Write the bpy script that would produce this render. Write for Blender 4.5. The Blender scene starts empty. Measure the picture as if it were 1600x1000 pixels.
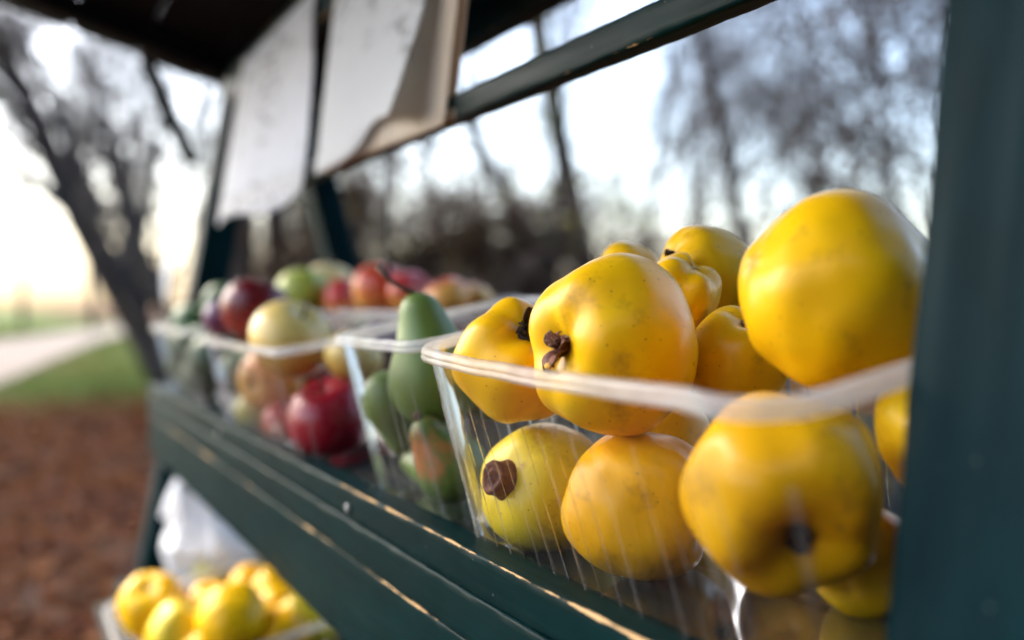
import bpy, bmesh, math, random
from mathutils import Vector, Matrix, noise, Quaternion

R = math.radians
sc = bpy.context.scene
C = sc.collection

# ------------------------------------------------------------------ camera
cam_d = bpy.data.cameras.new('camera')
cam = bpy.data.objects.new('camera', cam_d)
C.objects.link(cam)
cam.location = (0, 0, 0.95)
cam.rotation_euler = (R(90 - 0.7365), 0, R(62.8))
cam_d.lens = 35
cam_d.sensor_width = 36
cam_d.clip_start = 0.02
cam_d.clip_end = 2000
cam_d.dof.use_dof = True
cam_d.dof.focus_distance = 0.455
cam_d.dof.aperture_fstop = 3.2
cam_d.dof.aperture_blades = 0
sc.camera = cam

# ------------------------------------------------------------------ sky, sun, exposure
SUN_AZ = R(214)        # direction to the sun: angle from +X, counter-clockwise
SUN_EL = R(42)
w = bpy.data.worlds.new('World')
sc.world = w
w.use_nodes = True
nt = w.node_tree
bg = nt.nodes['Background']
sky = nt.nodes.new('ShaderNodeTexSky')
sky.sky_type = 'NISHITA'
sky.sun_disc = False
sky.sun_elevation = SUN_EL
sky.sun_rotation = R(90) - SUN_AZ
sky.dust_density = 4.0
sky.air_density = 1.0
sky.ozone_density = 1.0
nt.links.new(sky.outputs[0], bg.inputs['Color'])
bg.inputs['Strength'].default_value = 0.15
sun_d = bpy.data.lights.new('sun', 'SUN')
sun_d.energy = 0.6
sun_d.angle = R(28)
sun_d.color = (1.0, 0.92, 0.82)
sun = bpy.data.objects.new('sun', sun_d)
C.objects.link(sun)
sdir = Vector((math.cos(SUN_AZ) * math.cos(SUN_EL), math.sin(SUN_AZ) * math.cos(SUN_EL), math.sin(SUN_EL)))
sun.rotation_euler = sdir.to_track_quat('Z', 'Y').to_euler()
sc.view_settings.view_transform = 'Standard'
sc.view_settings.look = 'None'
sc.view_settings.gamma = 1
sc.view_settings.use_curve_mapping = False
sc.view_settings.exposure = 2.35
sc.render.engine = 'CYCLES'
sc.cycles.use_denoising = True
sc.cycles.max_bounces = 6
sc.cycles.diffuse_bounces = 3
sc.cycles.glossy_bounces = 3
sc.cycles.use_adaptive_sampling = True
sc.cycles.adaptive_threshold = 0.02
sc.cycles.transparent_max_bounces = 28
sc.cycles.caustics_reflective = False
sc.cycles.caustics_refractive = False
sc.cycles.sample_clamp_indirect = 8

EYE = 0.95


# ------------------------------------------------------------------ node helpers
class NM:
    def __init__(self, name):
        self.m = bpy.data.materials.new(name)
        self.m.use_nodes = True
        self.t = self.m.node_tree
        self.t.nodes.clear()
        self.out = self.n('ShaderNodeOutputMaterial')

    def n(self, typ, **kw):
        nd = self.t.nodes.new(typ)
        for k, v in kw.items():
            if hasattr(nd, k):
                setattr(nd, k, v)
        return nd

    def l(self, a, b):
        self.t.links.new(a, b)

    def set(self, sock, v):
        if hasattr(v, 'is_output'):
            self.l(v, sock)
        elif isinstance(v, (tuple, list)):
            sock.default_value = tuple(v) + (1,) if len(v) == 3 and sock.type == 'RGBA' else v
        else:
            sock.default_value = v

    def coord(self, kind='Object'):
        return self.n('ShaderNodeTexCoord').outputs[kind]

    def attr(self, name, out='Vector'):
        a = self.n('ShaderNodeAttribute')
        a.attribute_name = name
        return a.outputs[out]

    def mapping(self, vec, scale=(1, 1, 1), loc=(0, 0, 0)):
        m = self.n('ShaderNodeMapping')
        self.l(vec, m.inputs['Vector'])
        m.inputs['Scale'].default_value = scale
        m.inputs['Location'].default_value = loc
        return m.outputs[0]

    def noise(self, vec, scale=5, detail=4, rough=0.55, dist=0.0):
        n = self.n('ShaderNodeTexNoise')
        self.l(vec, n.inputs['Vector'])
        n.inputs['Scale'].default_value = scale
        n.inputs['Detail'].default_value = detail
        n.inputs['Roughness'].default_value = rough
        n.inputs['Distortion'].default_value = dist
        return n.outputs['Fac']

    def voronoi(self, vec, scale=5):
        n = self.n('ShaderNodeTexVoronoi')
        self.l(vec, n.inputs['Vector'])
        n.inputs['Scale'].default_value = scale
        return n.outputs['Distance']

    def ramp(self, fac, stops):
        r = self.n('ShaderNodeValToRGB')
        e = r.color_ramp.elements
        while len(e) < len(stops):
            e.new(0.5)
        for el, (p, c) in zip(e, stops):
            el.position = p
            el.color = tuple(c) + (1,) if len(c) == 3 else c
        self.l(fac, r.inputs[0])
        return r.outputs[0]

    def rng(self, v, a, b, c=0.0, d=1.0):
        r = self.n('ShaderNodeMapRange')
        self.set(r.inputs[0], v)
        for i, x in enumerate((a, b, c, d)):
            r.inputs[i + 1].default_value = x
        return r.outputs[0]

    def math(self, op, a, b=0.0):
        m = self.n('ShaderNodeMath')
        m.operation = op
        self.set(m.inputs[0], a)
        self.set(m.inputs[1], b)
        return m.outputs[0]

    def mix(self, fac, a, b):
        m = self.n('ShaderNodeMix')
        m.data_type = 'RGBA'
        self.set(m.inputs[0], fac)
        self.set(m.inputs[6], a)
        self.set(m.inputs[7], b)
        return m.outputs[2]

    def bump(self, h, strength=0.3, dist=0.001):
        b = self.n('ShaderNodeBump')
        b.inputs['Strength'].default_value = strength
        b.inputs['Distance'].default_value = dist
        self.l(h, b.inputs['Height'])
        return b.outputs[0]

    def pbr(self, color, rough=0.5, normal=None, **kw):
        p = self.n('ShaderNodeBsdfPrincipled')
        self.set(p.inputs['Base Color'], color)
        self.set(p.inputs['Roughness'], rough)
        if normal is not None:
            self.l(normal, p.inputs['Normal'])
        for k, v in kw.items():
            self.set(p.inputs[k.replace('_', ' ')], v)
        return p.outputs[0]

    def done(self, shader):
        self.l(shader, self.out.inputs['Surface'])
        return self.m


def mixsh(m, fac, a, b):
    x = m.n('ShaderNodeMixShader')
    m.set(x.inputs[0], fac)
    m.l(a, x.inputs[1])
    m.l(b, x.inputs[2])
    return x.outputs[0]


# ------------------------------------------------------------------ materials
def paint_material(name, base, light, wear_amount=0.5, rough=0.38):
    m = NM(name)
    g = m.attr('grain')
    edge = m.attr('edge', 'Fac')
    grain = m.noise(m.mapping(g, (6, 130, 130)), 1.0, 5, 0.6)
    broad = m.noise(m.mapping(g, (9, 18, 18)), 1.0, 4, 0.6)
    dust = m.noise(m.mapping(g, (25, 60, 60)), 1.0, 6, 0.7)
    col = m.mix(m.rng(broad, 0.35, 0.7), base, light)
    col = m.mix(m.math('MULTIPLY', m.rng(grain, 0.5, 0.8), 0.45), col, tuple(x * 0.45 for x in base))
    col = m.mix(m.rng(dust, 0.62, 0.85, 0, 0.06), col, (0.10, 0.14, 0.13))
    chip = m.noise(m.mapping(g, (38, 90, 90)), 1.0, 6, 0.72)
    big = m.noise(m.mapping(g, (7, 3, 3)), 1.0, 2, 0.5)
    k = m.math('ADD', m.math('MULTIPLY', edge, 0.5), m.math('ADD', m.math('MULTIPLY', chip, 0.55), m.math('MULTIPLY', big, 0.5)))
    wear = m.rng(k, 1.12 - 0.2 * wear_amount, 1.16 - 0.2 * wear_amount)
    speck = m.rng(m.voronoi(m.mapping(g, (70, 90, 90)), 1.0), 0.06, 0.03, 0, 0.25)
    wood = m.mix(grain, (0.36, 0.22, 0.10), (0.62, 0.43, 0.22))
    col = m.mix(speck, col, (0.25, 0.30, 0.28))
    col = m.mix(wear, col, wood)
    rgh = m.math('ADD', m.rng(grain, 0.3, 0.7, rough - 0.06, rough + 0.12), m.math('MULTIPLY', wear, 0.3))
    h = m.math('SUBTRACT', m.math('ADD', m.math('MULTIPLY', grain, 0.7), m.math('MULTIPLY', broad, 0.5)), m.math('MULTIPLY', wear, 0.8))
    return m.done(m.pbr(col, rgh, m.bump(h, 0.22, 0.0008), Specular_IOR_Level=0.035))


M_GREEN = paint_material('green_paint', (0.0007, 0.0108, 0.0122), (0.0014, 0.0165, 0.0180), 0.55, 0.40)
M_GREEN2 = paint_material('green_paint_post', (0.0007, 0.0100, 0.0135), (0.0016, 0.0195, 0.0255), 0.05, 0.45)
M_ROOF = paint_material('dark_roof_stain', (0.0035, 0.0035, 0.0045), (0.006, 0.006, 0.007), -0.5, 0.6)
M_SHELF = paint_material('dark_shelf_stain', (0.012, 0.018, 0.018), (0.030, 0.030, 0.026), 0.25, 0.55)


def quince_material(name, c0, c1, c2, green=0.0):
    m = NM(name)
    o = m.coord('Object')
    a = m.noise(m.mapping(o, (22, 22, 22)), 1.0, 3, 0.5)
    b = m.noise(m.mapping(o, (70, 70, 12)), 1.0, 4, 0.6)
    fine = m.noise(m.mapping(o, (900, 900, 900)), 1.0, 2, 0.5)
    col = m.mix(m.rng(a, 0.3, 0.7), c0, c1)
    col = m.mix(m.rng(b, 0.52, 0.8, 0, 0.55), col, c2)
    dots = m.rng(m.voronoi(m.mapping(o, (210, 210, 210)), 1.0), 0.12, 0.06, 0, 1)
    gate = m.rng(m.noise(m.mapping(o, (60, 60, 60)), 1.0, 2, 0.5), 0.43, 0.52)
    col = m.mix(m.math('MULTIPLY', m.math('MULTIPLY', dots, gate), 0.85), col, (0.16, 0.07, 0.015))
    br = m.noise(m.mapping(o, (38, 38, 38), (3, 1, 2)), 1.0, 5, 0.65)
    col = m.mix(m.rng(br, 0.58, 0.72, 0, 0.65), col, (0.30, 0.14, 0.015))
    gr_ = m.noise(m.mapping(o, (26, 26, 18), (7, 2, 5)), 1.0, 3, 0.5)
    col = m.mix(m.rng(gr_, 0.56, 0.72, 0, 0.45), col, (0.62, 0.50, 0.02))
    scu = m.noise(m.mapping(o, (300, 300, 26), (1, 8, 3)), 1.0, 3, 0.6)
    col = m.mix(m.rng(scu, 0.68, 0.78, 0, 0.35), col, (0.40, 0.22, 0.05))
    pit = m.attr('pit', 'Fac')
    col = m.mix(m.math('MULTIPLY', pit, 0.75), col, (0.17, 0.085, 0.02))
    h = m.math('ADD', m.math('MULTIPLY', b, 0.6), m.math('MULTIPLY', fine, 0.10))
    sh = m.pbr(col, m.rng(b, 0.3, 0.7, 0.27, 0.40), m.bump(h, 0.22, 0.0012), Specular_IOR_Level=0.28)
    return m.done(sh)


Q_MATS = [
    quince_material('quince_skin_golden', (0.84, 0.46, 0.002), (0.86, 0.52, 0.005), (0.78, 0.36, 0.002)),
    quince_material('quince_skin_amber', (0.84, 0.42, 0.002), (0.86, 0.48, 0.003), (0.76, 0.31, 0.001)),
    quince_material('quince_skin_lemon', (0.72, 0.56, 0.02), (0.78, 0.60, 0.04), (0.52, 0.48, 0.03)),
    quince_material('quince_skin_olive', (0.74, 0.42, 0.005), (0.80, 0.48, 0.008), (0.52, 0.33, 0.012)),
]


def fruit_material(name, c0, c1, axis=(0, 0, 1), lo=-0.3, hi=0.5, rough=0.3, streak=0.5, speck=(0.6, 0.5, 0.3), bumpy=0.1):
    m = NM(name)
    o = m.coord('Object')
    d = m.n('ShaderNodeVectorMath')
    d.operation = 'DOT_PRODUCT'
    m.l(m.n('ShaderNodeVectorMath', operation='NORMALIZE').outputs[0], d.inputs[0]) if False else None
    nv = m.n('ShaderNodeVectorMath')
    nv.operation = 'NORMALIZE'
    m.l(o, nv.inputs[0])
    m.l(nv.outputs[0], d.inputs[0])
    d.inputs[1].default_value = axis
    n1 = m.noise(m.mapping(o, (40, 40, 40)), 1.0, 4, 0.6)
    st = m.noise(m.mapping(o, (140, 140, 14)), 1.0, 4, 0.6)
    v = m.math('ADD', d.outputs['Value'], m.math('ADD', m.math('MULTIPLY', m.math('SUBTRACT', n1, 0.5), 1.2), m.math('MULTIPLY', m.math('SUBTRACT', st, 0.5), streak * 2)))
    col = m.mix(m.rng(v, lo, hi), c0, c1)
    dots = m.rng(m.voronoi(m.mapping(o, (220, 220, 220)), 1.0), 0.16, 0.08, 0, 0.35)
    col = m.mix(dots, col, speck)
    sh = m.pbr(col, m.rng(n1, 0.3, 0.7, rough - 0.05, rough + 0.1), m.bump(n1, bumpy, 0.001))
    return m.done(sh)


F = {
    'dark_red': fruit_material('apple_dark_red', (0.30, 0.035, 0.02), (0.12, 0.008, 0.012), (0.4, 0.3, 0.6), -0.4, 0.5, 0.25),
    'purple': fruit_material('plum_purple', (0.16, 0.03, 0.07), (0.10, 0.05, 0.14), (0, 0, 1), -0.6, 0.8, 0.4),
    'yellow': fruit_material('apple_yellow', (0.62, 0.40, 0.06), (0.72, 0.55, 0.17), (0, 0, 1), -0.6, 0.6, 0.3),
    'orange': fruit_material('apple_russet_orange', (0.66, 0.36, 0.06), (0.62, 0.24, 0.05), (1, 0, 0.2), -0.3, 0.6, 0.35),
    'crimson': fruit_material('apple_crimson', (0.46, 0.008, 0.030), (0.32, 0.005, 0.022), (0, 0, 1), -0.6, 0.6, 0.26),
    'green_pink': fruit_material('apple_green_blushed', (0.34, 0.40, 0.05), (0.66, 0.18, 0.10), (-0.6, 0.2, 0.75), 0.2, 0.9, 0.3),
    'scarlet': fruit_material('apple_scarlet', (0.60, 0.32, 0.06), (0.50, 0.022, 0.015), (0.7, 0, 0.3), -0.6, 0.2, 0.28),
    'orange_red': fruit_material('apple_orange_red', (0.74, 0.36, 0.07), (0.58, 0.07, 0.025), (0.5, 0.6, 0.5), -0.2, 0.6, 0.28),
    'pale_green': fruit_material('apple_pale_green', (0.40, 0.42, 0.10), (0.48, 0.46, 0.14), (0, 0, 1), -0.5, 0.5, 0.3),
    'pink': fruit_material('apple_pink', (0.58, 0.20, 0.10), (0.48, 0.07, 0.06), (0, 0, 1), -0.5, 0.5, 0.3),
    'pear': fruit_material('pear_green', (0.090, 0.170, 0.030), (0.13, 0.22, 0.045), (0, 0, 1), -0.7, 0.7, 0.42, 0.3, (0.10, 0.12, 0.03), 0.15),
    'pear_brown': fruit_material('pear_green_russet', (0.10, 0.18, 0.035), (0.40, 0.15, 0.04), (-0.5, -0.35, 0.75), 0.60, 0.88, 0.42, 0.2, (0.10, 0.12, 0.03), 0.15),
    'deep_green': fruit_material('fruit_deep_green', (0.030, 0.075, 0.028), (0.055, 0.13, 0.05), (0, 0, 1), -0.6, 0.7, 0.4),
}


def simple(name, col, rough=0.6, col2=None, scale=200, bump=0.3):
    m = NM(name)
    o = m.coord('Object')
    n1 = m.noise(m.mapping(o, (scale,) * 3), 1.0, 4, 0.65)
    c = m.mix(m.rng(n1, 0.3, 0.7), col, col2 or tuple(x * 0.5 for x in col))
    return m.done(m.pbr(c, rough, m.bump(n1, bump, 0.001)))


M_CALYX = simple('calyx_brown', (0.22, 0.075, 0.035), 0.7, (0.075, 0.025, 0.018), 400)
M_CALYX_DARK = simple('calyx_dark', (0.035, 0.018, 0.012), 0.8, (0.012, 0.007, 0.006), 400)
M_STAMEN = simple('dry_stamens', (0.26, 0.13, 0.06), 0.7, (0.14, 0.06, 0.03), 500)
M_STEM = simple('stem_brown', (0.13, 0.06, 0.03), 0.65, (0.05, 0.022, 0.014), 300)
M_CORD = simple('dark_cord', (0.02, 0.017, 0.016), 0.8, (0.01, 0.009, 0.009), 900)
M_METAL = simple('zinc_nail', (0.35, 0.36, 0.35), 0.4, (0.2, 0.2, 0.2), 500)


def plastic_material(name, haze, edge_haze):
    m = NM(name)
    tr = m.n('ShaderNodeBsdfTransparent')
    tr.inputs[0].default_value = (0.982, 0.985, 0.986, 1)
    gl = m.n('ShaderNodeBsdfGlossy')
    gl.inputs['Roughness'].default_value = 0.09
    o = m.coord('Object')
    df = m.n('ShaderNodeBsdfTranslucent')
    df.inputs[0].default_value = (0.75, 0.78, 0.80, 1)
    d2 = m.n('ShaderNodeBsdfDiffuse')
    d2.inputs[0].default_value = (0.75, 0.78, 0.80, 1)
    milky = mixsh(m, 0.5, df.outputs[0], d2.outputs[0])
    fr = m.n('ShaderNodeFresnel')
    fr.inputs['IOR'].default_value = 1.38
    scr = m.noise(m.mapping(o, (160, 160, 9)), 1.0, 2, 0.6)
    hz = m.math('ADD', m.math('MULTIPLY', m.rng(scr, 0.45, 0.75), haze), haze * 0.6)
    hz = m.math('ADD', hz, m.math('MULTIPLY', m.rng(fr.outputs[0], 0.05, 0.6), edge_haze))
    body = mixsh(m, hz, tr.outputs[0], milky)
    return m.done(mixsh(m, m.math('MULTIPLY', fr.outputs[0], 0.55), body, gl.outputs[0]))


M_TUB = plastic_material('clear_plastic', 0.003, 0.07)


def rim_material():
    m = NM('clear_plastic_rim')
    tr = m.n('ShaderNodeBsdfTransparent')
    tr.inputs[0].default_value = (0.96, 0.96, 0.96, 1)
    p = m.pbr((0.86, 0.87, 0.86), 0.16, None, IOR=1.5)
    t2 = m.n('ShaderNodeBsdfTranslucent')
    t2.inputs[0].default_value = (0.88, 0.88, 0.87, 1)
    body = mixsh(m, 0.45, p, t2.outputs[0])
    o = m.coord('Object')
    n1 = m.noise(m.mapping(o, (40, 40, 200)), 1.0, 3, 0.5)
    return m.done(mixsh(m, m.rng(n1, 0.3, 0.7, 0.28, 0.48), tr.outputs[0], body))


M_RIM = rim_material()
M_RIB = plastic_material('rib_highlight_plastic', 0.085, 0.25)  # milkier than the wall, standing in for bright highlights along the ribs


def paper_material(name, col, marks):
    m = NM(name)
    g = m.attr('grain')
    n1 = m.noise(m.mapping(g, (60, 60, 60)), 1.0, 5, 0.6)
    c = m.mix(m.rng(n1, 0.3, 0.75, 0, 0.25), col, tuple(x * 0.8 for x in col))
    if marks:
        # illegible grey pencil lines, as soft as the photograph shows them
        ln = m.noise(m.mapping(g, (30, 1, 95), (0.3, 0, 0.1)), 1.0, 3, 0.6)
        area = m.noise(m.mapping(g, (9, 1, 9), (marks, 0, marks)), 1.0, 2, 0.5)
        c = m.mix(m.math('MULTIPLY', m.rng(ln, 0.48, 0.62), m.rng(area, 0.46, 0.60, 0, 0.75)), c, (0.16, 0.17, 0.19))
    d = m.pbr(c, 0.6, m.bump(n1, 0.1, 0.0006))
    t = m.n('ShaderNodeBsdfTranslucent')
    m.set(t.inputs[0], c)
    return m.done(mixsh(m, 0.55, d, t.outputs[0]))


M_PAPER = paper_material('notice_paper', (0.80, 0.84, 0.87), 1.0)
M_PAPER2 = paper_material('notice_paper_second', (0.78, 0.82, 0.86), 3.7)
M_PAPER_CREAM = paper_material('notice_paper_cream', (0.74, 0.66, 0.54), 0)
M_PAPER_TAN = paper_material('cardboard_backing', (0.58, 0.45, 0.32), 0)


def bag_material():
    m = NM('white_plastic_bag')
    o = m.coord('Object')
    n1 = m.noise(m.mapping(o, (45, 45, 45)), 1.0, 6, 0.65)
    p = m.pbr((0.80, 0.84, 0.88), 0.32, m.bump(n1, 0.7, 0.006))
    t = m.n('ShaderNodeBsdfTranslucent')
    t.inputs[0].default_value = (0.82, 0.86, 0.92, 1)
    return m.done(mixsh(m, 0.4, p, t.outputs[0]))


M_BAG = bag_material()


def bark_material(name, c0, c1):
    m = NM(name)
    o = m.coord('Object')
    n1 = m.noise(m.mapping(o, (9, 9, 2)), 1.0, 5, 0.65)
    return m.done(m.pbr(m.mix(m.rng(n1, 0.3, 0.7), c0, c1), 0.85, m.bump(n1, 0.5, 0.02)))


M_BARK = bark_material('bark_dark', (0.012, 0.010, 0.009), (0.028, 0.022, 0.019))
M_TWIG = bark_material('twig_brown', (0.022, 0.016, 0.015), (0.042, 0.031, 0.027))


def leaf_material(name, cols):
    m = NM(name)
    a = m.attr('tone', 'Fac')
    st = [(i / (len(cols) - 1), c) for i, c in enumerate(cols)]
    col = m.ramp(a, st)
    p = m.pbr(col, 0.7, None, Specular_IOR_Level=0.08)
    t = m.n('ShaderNodeBsdfTranslucent')
    m.set(t.inputs[0], col)
    return m.done(mixsh(m, 0.3, p, t.outputs[0]))


M_DEADLEAF = leaf_material('dead_leaves', [(0.030, 0.010, 0.007), (0.080, 0.022, 0.009), (0.14, 0.048, 0.010), (0.085, 0.05, 0.034), (0.045, 0.019, 0.014)])
M_SHRUBLEAF = leaf_material('withered_leaves', [(0.03, 0.02, 0.014), (0.07, 0.042, 0.025), (0.05, 0.042, 0.02), (0.10, 0.05, 0.028)])
M_GREENLEAF = leaf_material('late_green_leaves', [(0.10, 0.13, 0.02), (0.20, 0.22, 0.03), (0.28, 0.26, 0.05)])
M_EVERGREEN = leaf_material('evergreen_leaves', [(0.018, 0.035, 0.012), (0.030, 0.055, 0.018), (0.045, 0.070, 0.025)])
M_GRASS = leaf_material('grass_blades', [(0.045, 0.075, 0.018), (0.08, 0.12, 0.03), (0.13, 0.15, 0.045), (0.20, 0.17, 0.08)])


# ------------------------------------------------------------------ mesh helpers
def me_from(name, verts, faces, mat, smooth=False, attrs=None):
    me = bpy.data.meshes.new(name)
    me.from_pydata([tuple(v) for v in verts], [], faces)
    me.materials.append(mat)
    if smooth:
        me.polygons.foreach_set('use_smooth', [True] * len(me.polygons))
    for an, (typ, dom, data) in (attrs or {}).items():
        at = me.attributes.new(an, typ, dom)
        if typ == 'FLOAT':
            at.data.foreach_set('value', data)
        else:
            at.data.foreach_set('vector', [x for v in data for x in v])
    me.update()
    return me


def link(name, data, parent=None, loc=None, rot=None):
    o = bpy.data.objects.new(name, data)
    C.objects.link(o)
    if parent is not None:
        o.parent = parent
    if loc is not None:
        o.location = loc
    if rot is not None:
        o.rotation_mode = 'QUATERNION'
        o.rotation_quaternion = rot
    return o


def tag(o, label=None, cat=None, group=None, kind=None):
    for k, v in (('label', label), ('category', cat), ('group', group), ('kind', kind)):
        if v:
            o[k] = v
    return o


_seed = [0]


def plank_mesh(name, p0, p1, wv, tv, mat, seg=0.02, edge=0.003, chip=0.0006, wear_scale=1.0, bow=0.0, wear=None):
    """A sawn board from p0 to p1 (axis through its centre); wv, tv are full width and thickness vectors."""
    _seed[0] += 1
    rnd = random.Random(_seed[0])
    p0, p1, wv, tv = Vector(p0), Vector(p1), Vector(wv), Vector(tv)
    L = (p1 - p0).length
    ax = (p1 - p0) / L
    W, T = wv.length, tv.length
    wu, tu = wv / W, tv / T
    e = min(edge, W * 0.2, T * 0.2)
    # section, anticlockwise, with loops next to each rounded corner
    sec = []
    hw, ht = W / 2, T / 2
    k = min(3.2 * e, hw * 0.8, ht * 0.8)
    for sx, sy in ((1, 1), (-1, 1), (-1, -1), (1, -1)):
        a = [(sx * hw, sy * (ht - k), 0.0), (sx * hw, sy * (ht - e), 0.8), (sx * (hw - 0.3 * e), sy * (ht - 0.3 * e), 1.0),
             (sx * (hw - e), sy * ht, 0.8), (sx * (hw - k), sy * ht, 0.0)]
        if sx * sy < 0:
            a.reverse()
        sec += a
    n = max(2, int(L / seg))
    ns = len(sec)
    V, E, G, Fc = [], [], [], []
    off = rnd.uniform(0, 50)
    for i in range(n + 1):
        s = i / n
        c = p0 + ax * (L * s) + tu * (bow * math.sin(math.pi * s))
        for j, (a, b, ed) in enumerate(sec):
            jit = noise.noise(Vector((s * L * 45, j * 0.37 + off, off))) + 0.7 * noise.noise(Vector((s * L * 110, j * 0.9, off)))
            wob = noise.noise(Vector((s * L * 4, j // 5 * 3.1, off))) * 0.0006
            d = chip * ed * min(jit, 0.3) + wob
            ra = 1 + d / max(abs(a), 1e-4) if abs(a) > 1e-4 else 1
            rb = 1 + d / max(abs(b), 1e-4) if abs(b) > 1e-4 else 1
            V.append(c + wu * (a * ra) + tu * (b * rb))
            wf = wear(s * L, a, b) if wear else 1.0
            E.append(ed * wear_scale * wf)
            G.append((s * L + off, a + off * 0.3, b))
    for i in range(n):
        for j in range(ns):
            j2 = (j + 1) % ns
            Fc.append((i * ns + j, i * ns + j2, (i + 1) * ns + j2, (i + 1) * ns + j))
    Fc.append(tuple(range(ns - 1, -1, -1)))
    Fc.append(tuple(n * ns + j for j in range(ns)))
    # orientation
    if wu.cross(tu).dot(ax) < 0:
        Fc = [tuple(reversed(f)) for f in Fc]
    me = me_from(name, V, Fc, mat, True, {'edge': ('FLOAT', 'POINT', E), 'grain': ('FLOAT_VECTOR', 'POINT', G)})
    me.polygons[-1].use_smooth = False
    me.polygons[-2].use_smooth = False
    return me


def plank(name, p0, p1, wv, tv, mat, parent, **kw):
    me = plank_mesh(name, p0, p1, wv, tv, mat, **kw)
    return link(name, me, parent)


class Tubes:
    def __init__(self):
        self.v, self.f, self.t = [], [], []

    def tube(self, pts, rad, sides=6, cap=True):
        pts = [Vector(p) for p in pts]
        n = len(pts)
        base = len(self.v)
        d0 = (pts[1] - pts[0]).normalized()
        u = d0.orthogonal().normalized()
        for i, p in enumerate(pts):
            d = (pts[min(i + 1, n - 1)] - pts[max(i - 1, 0)]).normalized()
            u = (u - d * u.dot(d))
            if u.length < 1e-6:
                u = d.orthogonal()
            u.normalize()
            w_ = d.cross(u)
            r = rad[i] if isinstance(rad, (list, tuple)) else rad
            for k in range(sides):
                a = 2 * math.pi * k / sides
                self.v.append(p + (u * math.cos(a) + w_ * math.sin(a)) * r)
        for i in range(n - 1):
            for k in range(sides):
                k2 = (k + 1) % sides
                self.f.append((base + i * sides + k, base + i * sides + k2, base + (i + 1) * sides + k2, base + (i + 1) * sides + k))
        if cap:
            self.f.append(tuple(base + k for k in range(sides - 1, -1, -1)))
            self.f.append(tuple(base + (n - 1) * sides + k for k in range(sides)))

    def mesh(self, name, mat, smooth=True):
        return me_from(name, self.v, self.f, mat, smooth)


def lathe(name, prof, mat, sides=28, warp=None, attrs_pit=None):
    """prof: list of (radius, z); first and last may have radius 0."""
    V, Fc, P = [], [], []
    n = len(prof)
    for i, (r, z) in enumerate(prof):
        for k in range(sides):
            a = 2 * math.pi * k / sides
            p = Vector((r * math.cos(a), r * math.sin(a), z))
            if warp:
                p = warp(p, a)
            V.append(p)
            P.append(attrs_pit(i / (n - 1)) if attrs_pit else 0.0)
    for i in range(n - 1):
        for k in range(sides):
            k2 = (k + 1) % sides
            Fc.append((i * sides + k, i * sides + k2, (i + 1) * sides + k2, (i + 1) * sides + k))
    Fc.append(tuple(range(sides - 1, -1, -1)))
    Fc.append(tuple((n - 1) * sides + k for k in range(sides)))
    return me_from(name, V, Fc, mat, True, {'pit': ('FLOAT', 'POINT', P)})


# camera-relative directions used to say which way a calyx or stem points
RIGHT = Vector((math.sin(R(27.2)), math.cos(R(27.2)), 0))
UP = Vector((0, 0, 1))
NEAR = Vector((math.cos(R(27.2)), -math.sin(R(27.2)), 0))


def facing(right, up, near):
    v = (RIGHT * right + UP * up + NEAR * near).normalized()
    return v.to_track_quat('Z', 'X')


# ------------------------------------------------------------------ the ground
def ground_material():
    m = NM('ground_soil_and_turf')
    o = m.coord('Object')
    big = m.noise(m.mapping(o, (0.5, 0.5, 0.5)), 1.0, 4, 0.6)
    mid = m.noise(m.mapping(o, (3, 3, 3)), 1.0, 6, 0.65)
    soil = m.ramp(mid, [(0.25, (0.035, 0.016, 0.010)), (0.45, (0.07, 0.030, 0.018)), (0.6, (0.10, 0.052, 0.032)), (0.8, (0.10, 0.075, 0.06))])
    turf = m.ramp(mid, [(0.3, (0.06, 0.085, 0.022)), (0.55, (0.095, 0.125, 0.036)), (0.8, (0.16, 0.145, 0.07))])
    sep = m.n('ShaderNodeSeparateXYZ')
    m.l(o, sep.inputs[0])
    v = m.math('ADD', sep.outputs[0], m.math('MULTIPLY', m.math('SUBTRACT', big, 0.5), 5.0))
    v = m.math('ADD', v, m.math('MULTIPLY', m.math('SUBTRACT', mid, 0.5), 2.0))
    col = m.mix(m.rng(v, -9.6, -10.6), soil, turf)
    # bare leaf-covered soil under the wood behind the stand
    col = m.mix(m.rng(m.math('ADD', sep.outputs[1], m.math('MULTIPLY', big, 3.0)), 7.0, 9.5), col, soil)
    return m.done(m.pbr(col, 0.95, m.bump(mid, 0.6, 0.03), Specular_IOR_Level=0.06))


gv, gf = [], []
GX = [-900, -300, -120, -60, -40, -30, -22, -16, -12, -9, -7, -5, -3.5, -2, 0, 3, 10, 60, 400]
GY = [-400, -60, -20, -8, -4, -2, 0, 2, 4, 7, 11, 18, 40, 120, 700]
for yy in GY:
    for xx in GX:
        gv.append((xx, yy, 0.03 * noise.noise(Vector((xx * 0.3, yy * 0.3, 0)))))
for j in range(len(GY) - 1):
    for i in range(len(GX) - 1):
        a = j * len(GX) + i
        gf.append((a, a + 1, a + 1 + len(GX), a + len(GX)))
tag(link('ground', me_from('ground', gv, gf, ground_material(), True)), 'brown leaf-covered soil giving way to green turf', 'ground', kind='structure')


def path_material():
    m = NM('pale_gravel_path')
    o = m.coord('Object')
    a = m.noise(m.mapping(o, (1.2, 1.2, 1.2)), 1.0, 5, 0.6)
    b = m.noise(m.mapping(o, (60, 60, 60)), 1.0, 3, 0.6)
    c = m.mix(m.rng(a, 0.3, 0.7), (0.24, 0.21, 0.18), (0.17, 0.14, 0.115))
    c = m.mix(m.rng(b, 0.4, 0.7, 0, 0.4), c, (0.38, 0.35, 0.32))
    return m.done(m.pbr(c, 0.95, m.bump(b, 0.5, 0.01), Specular_IOR_Level=0.06))


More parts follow.
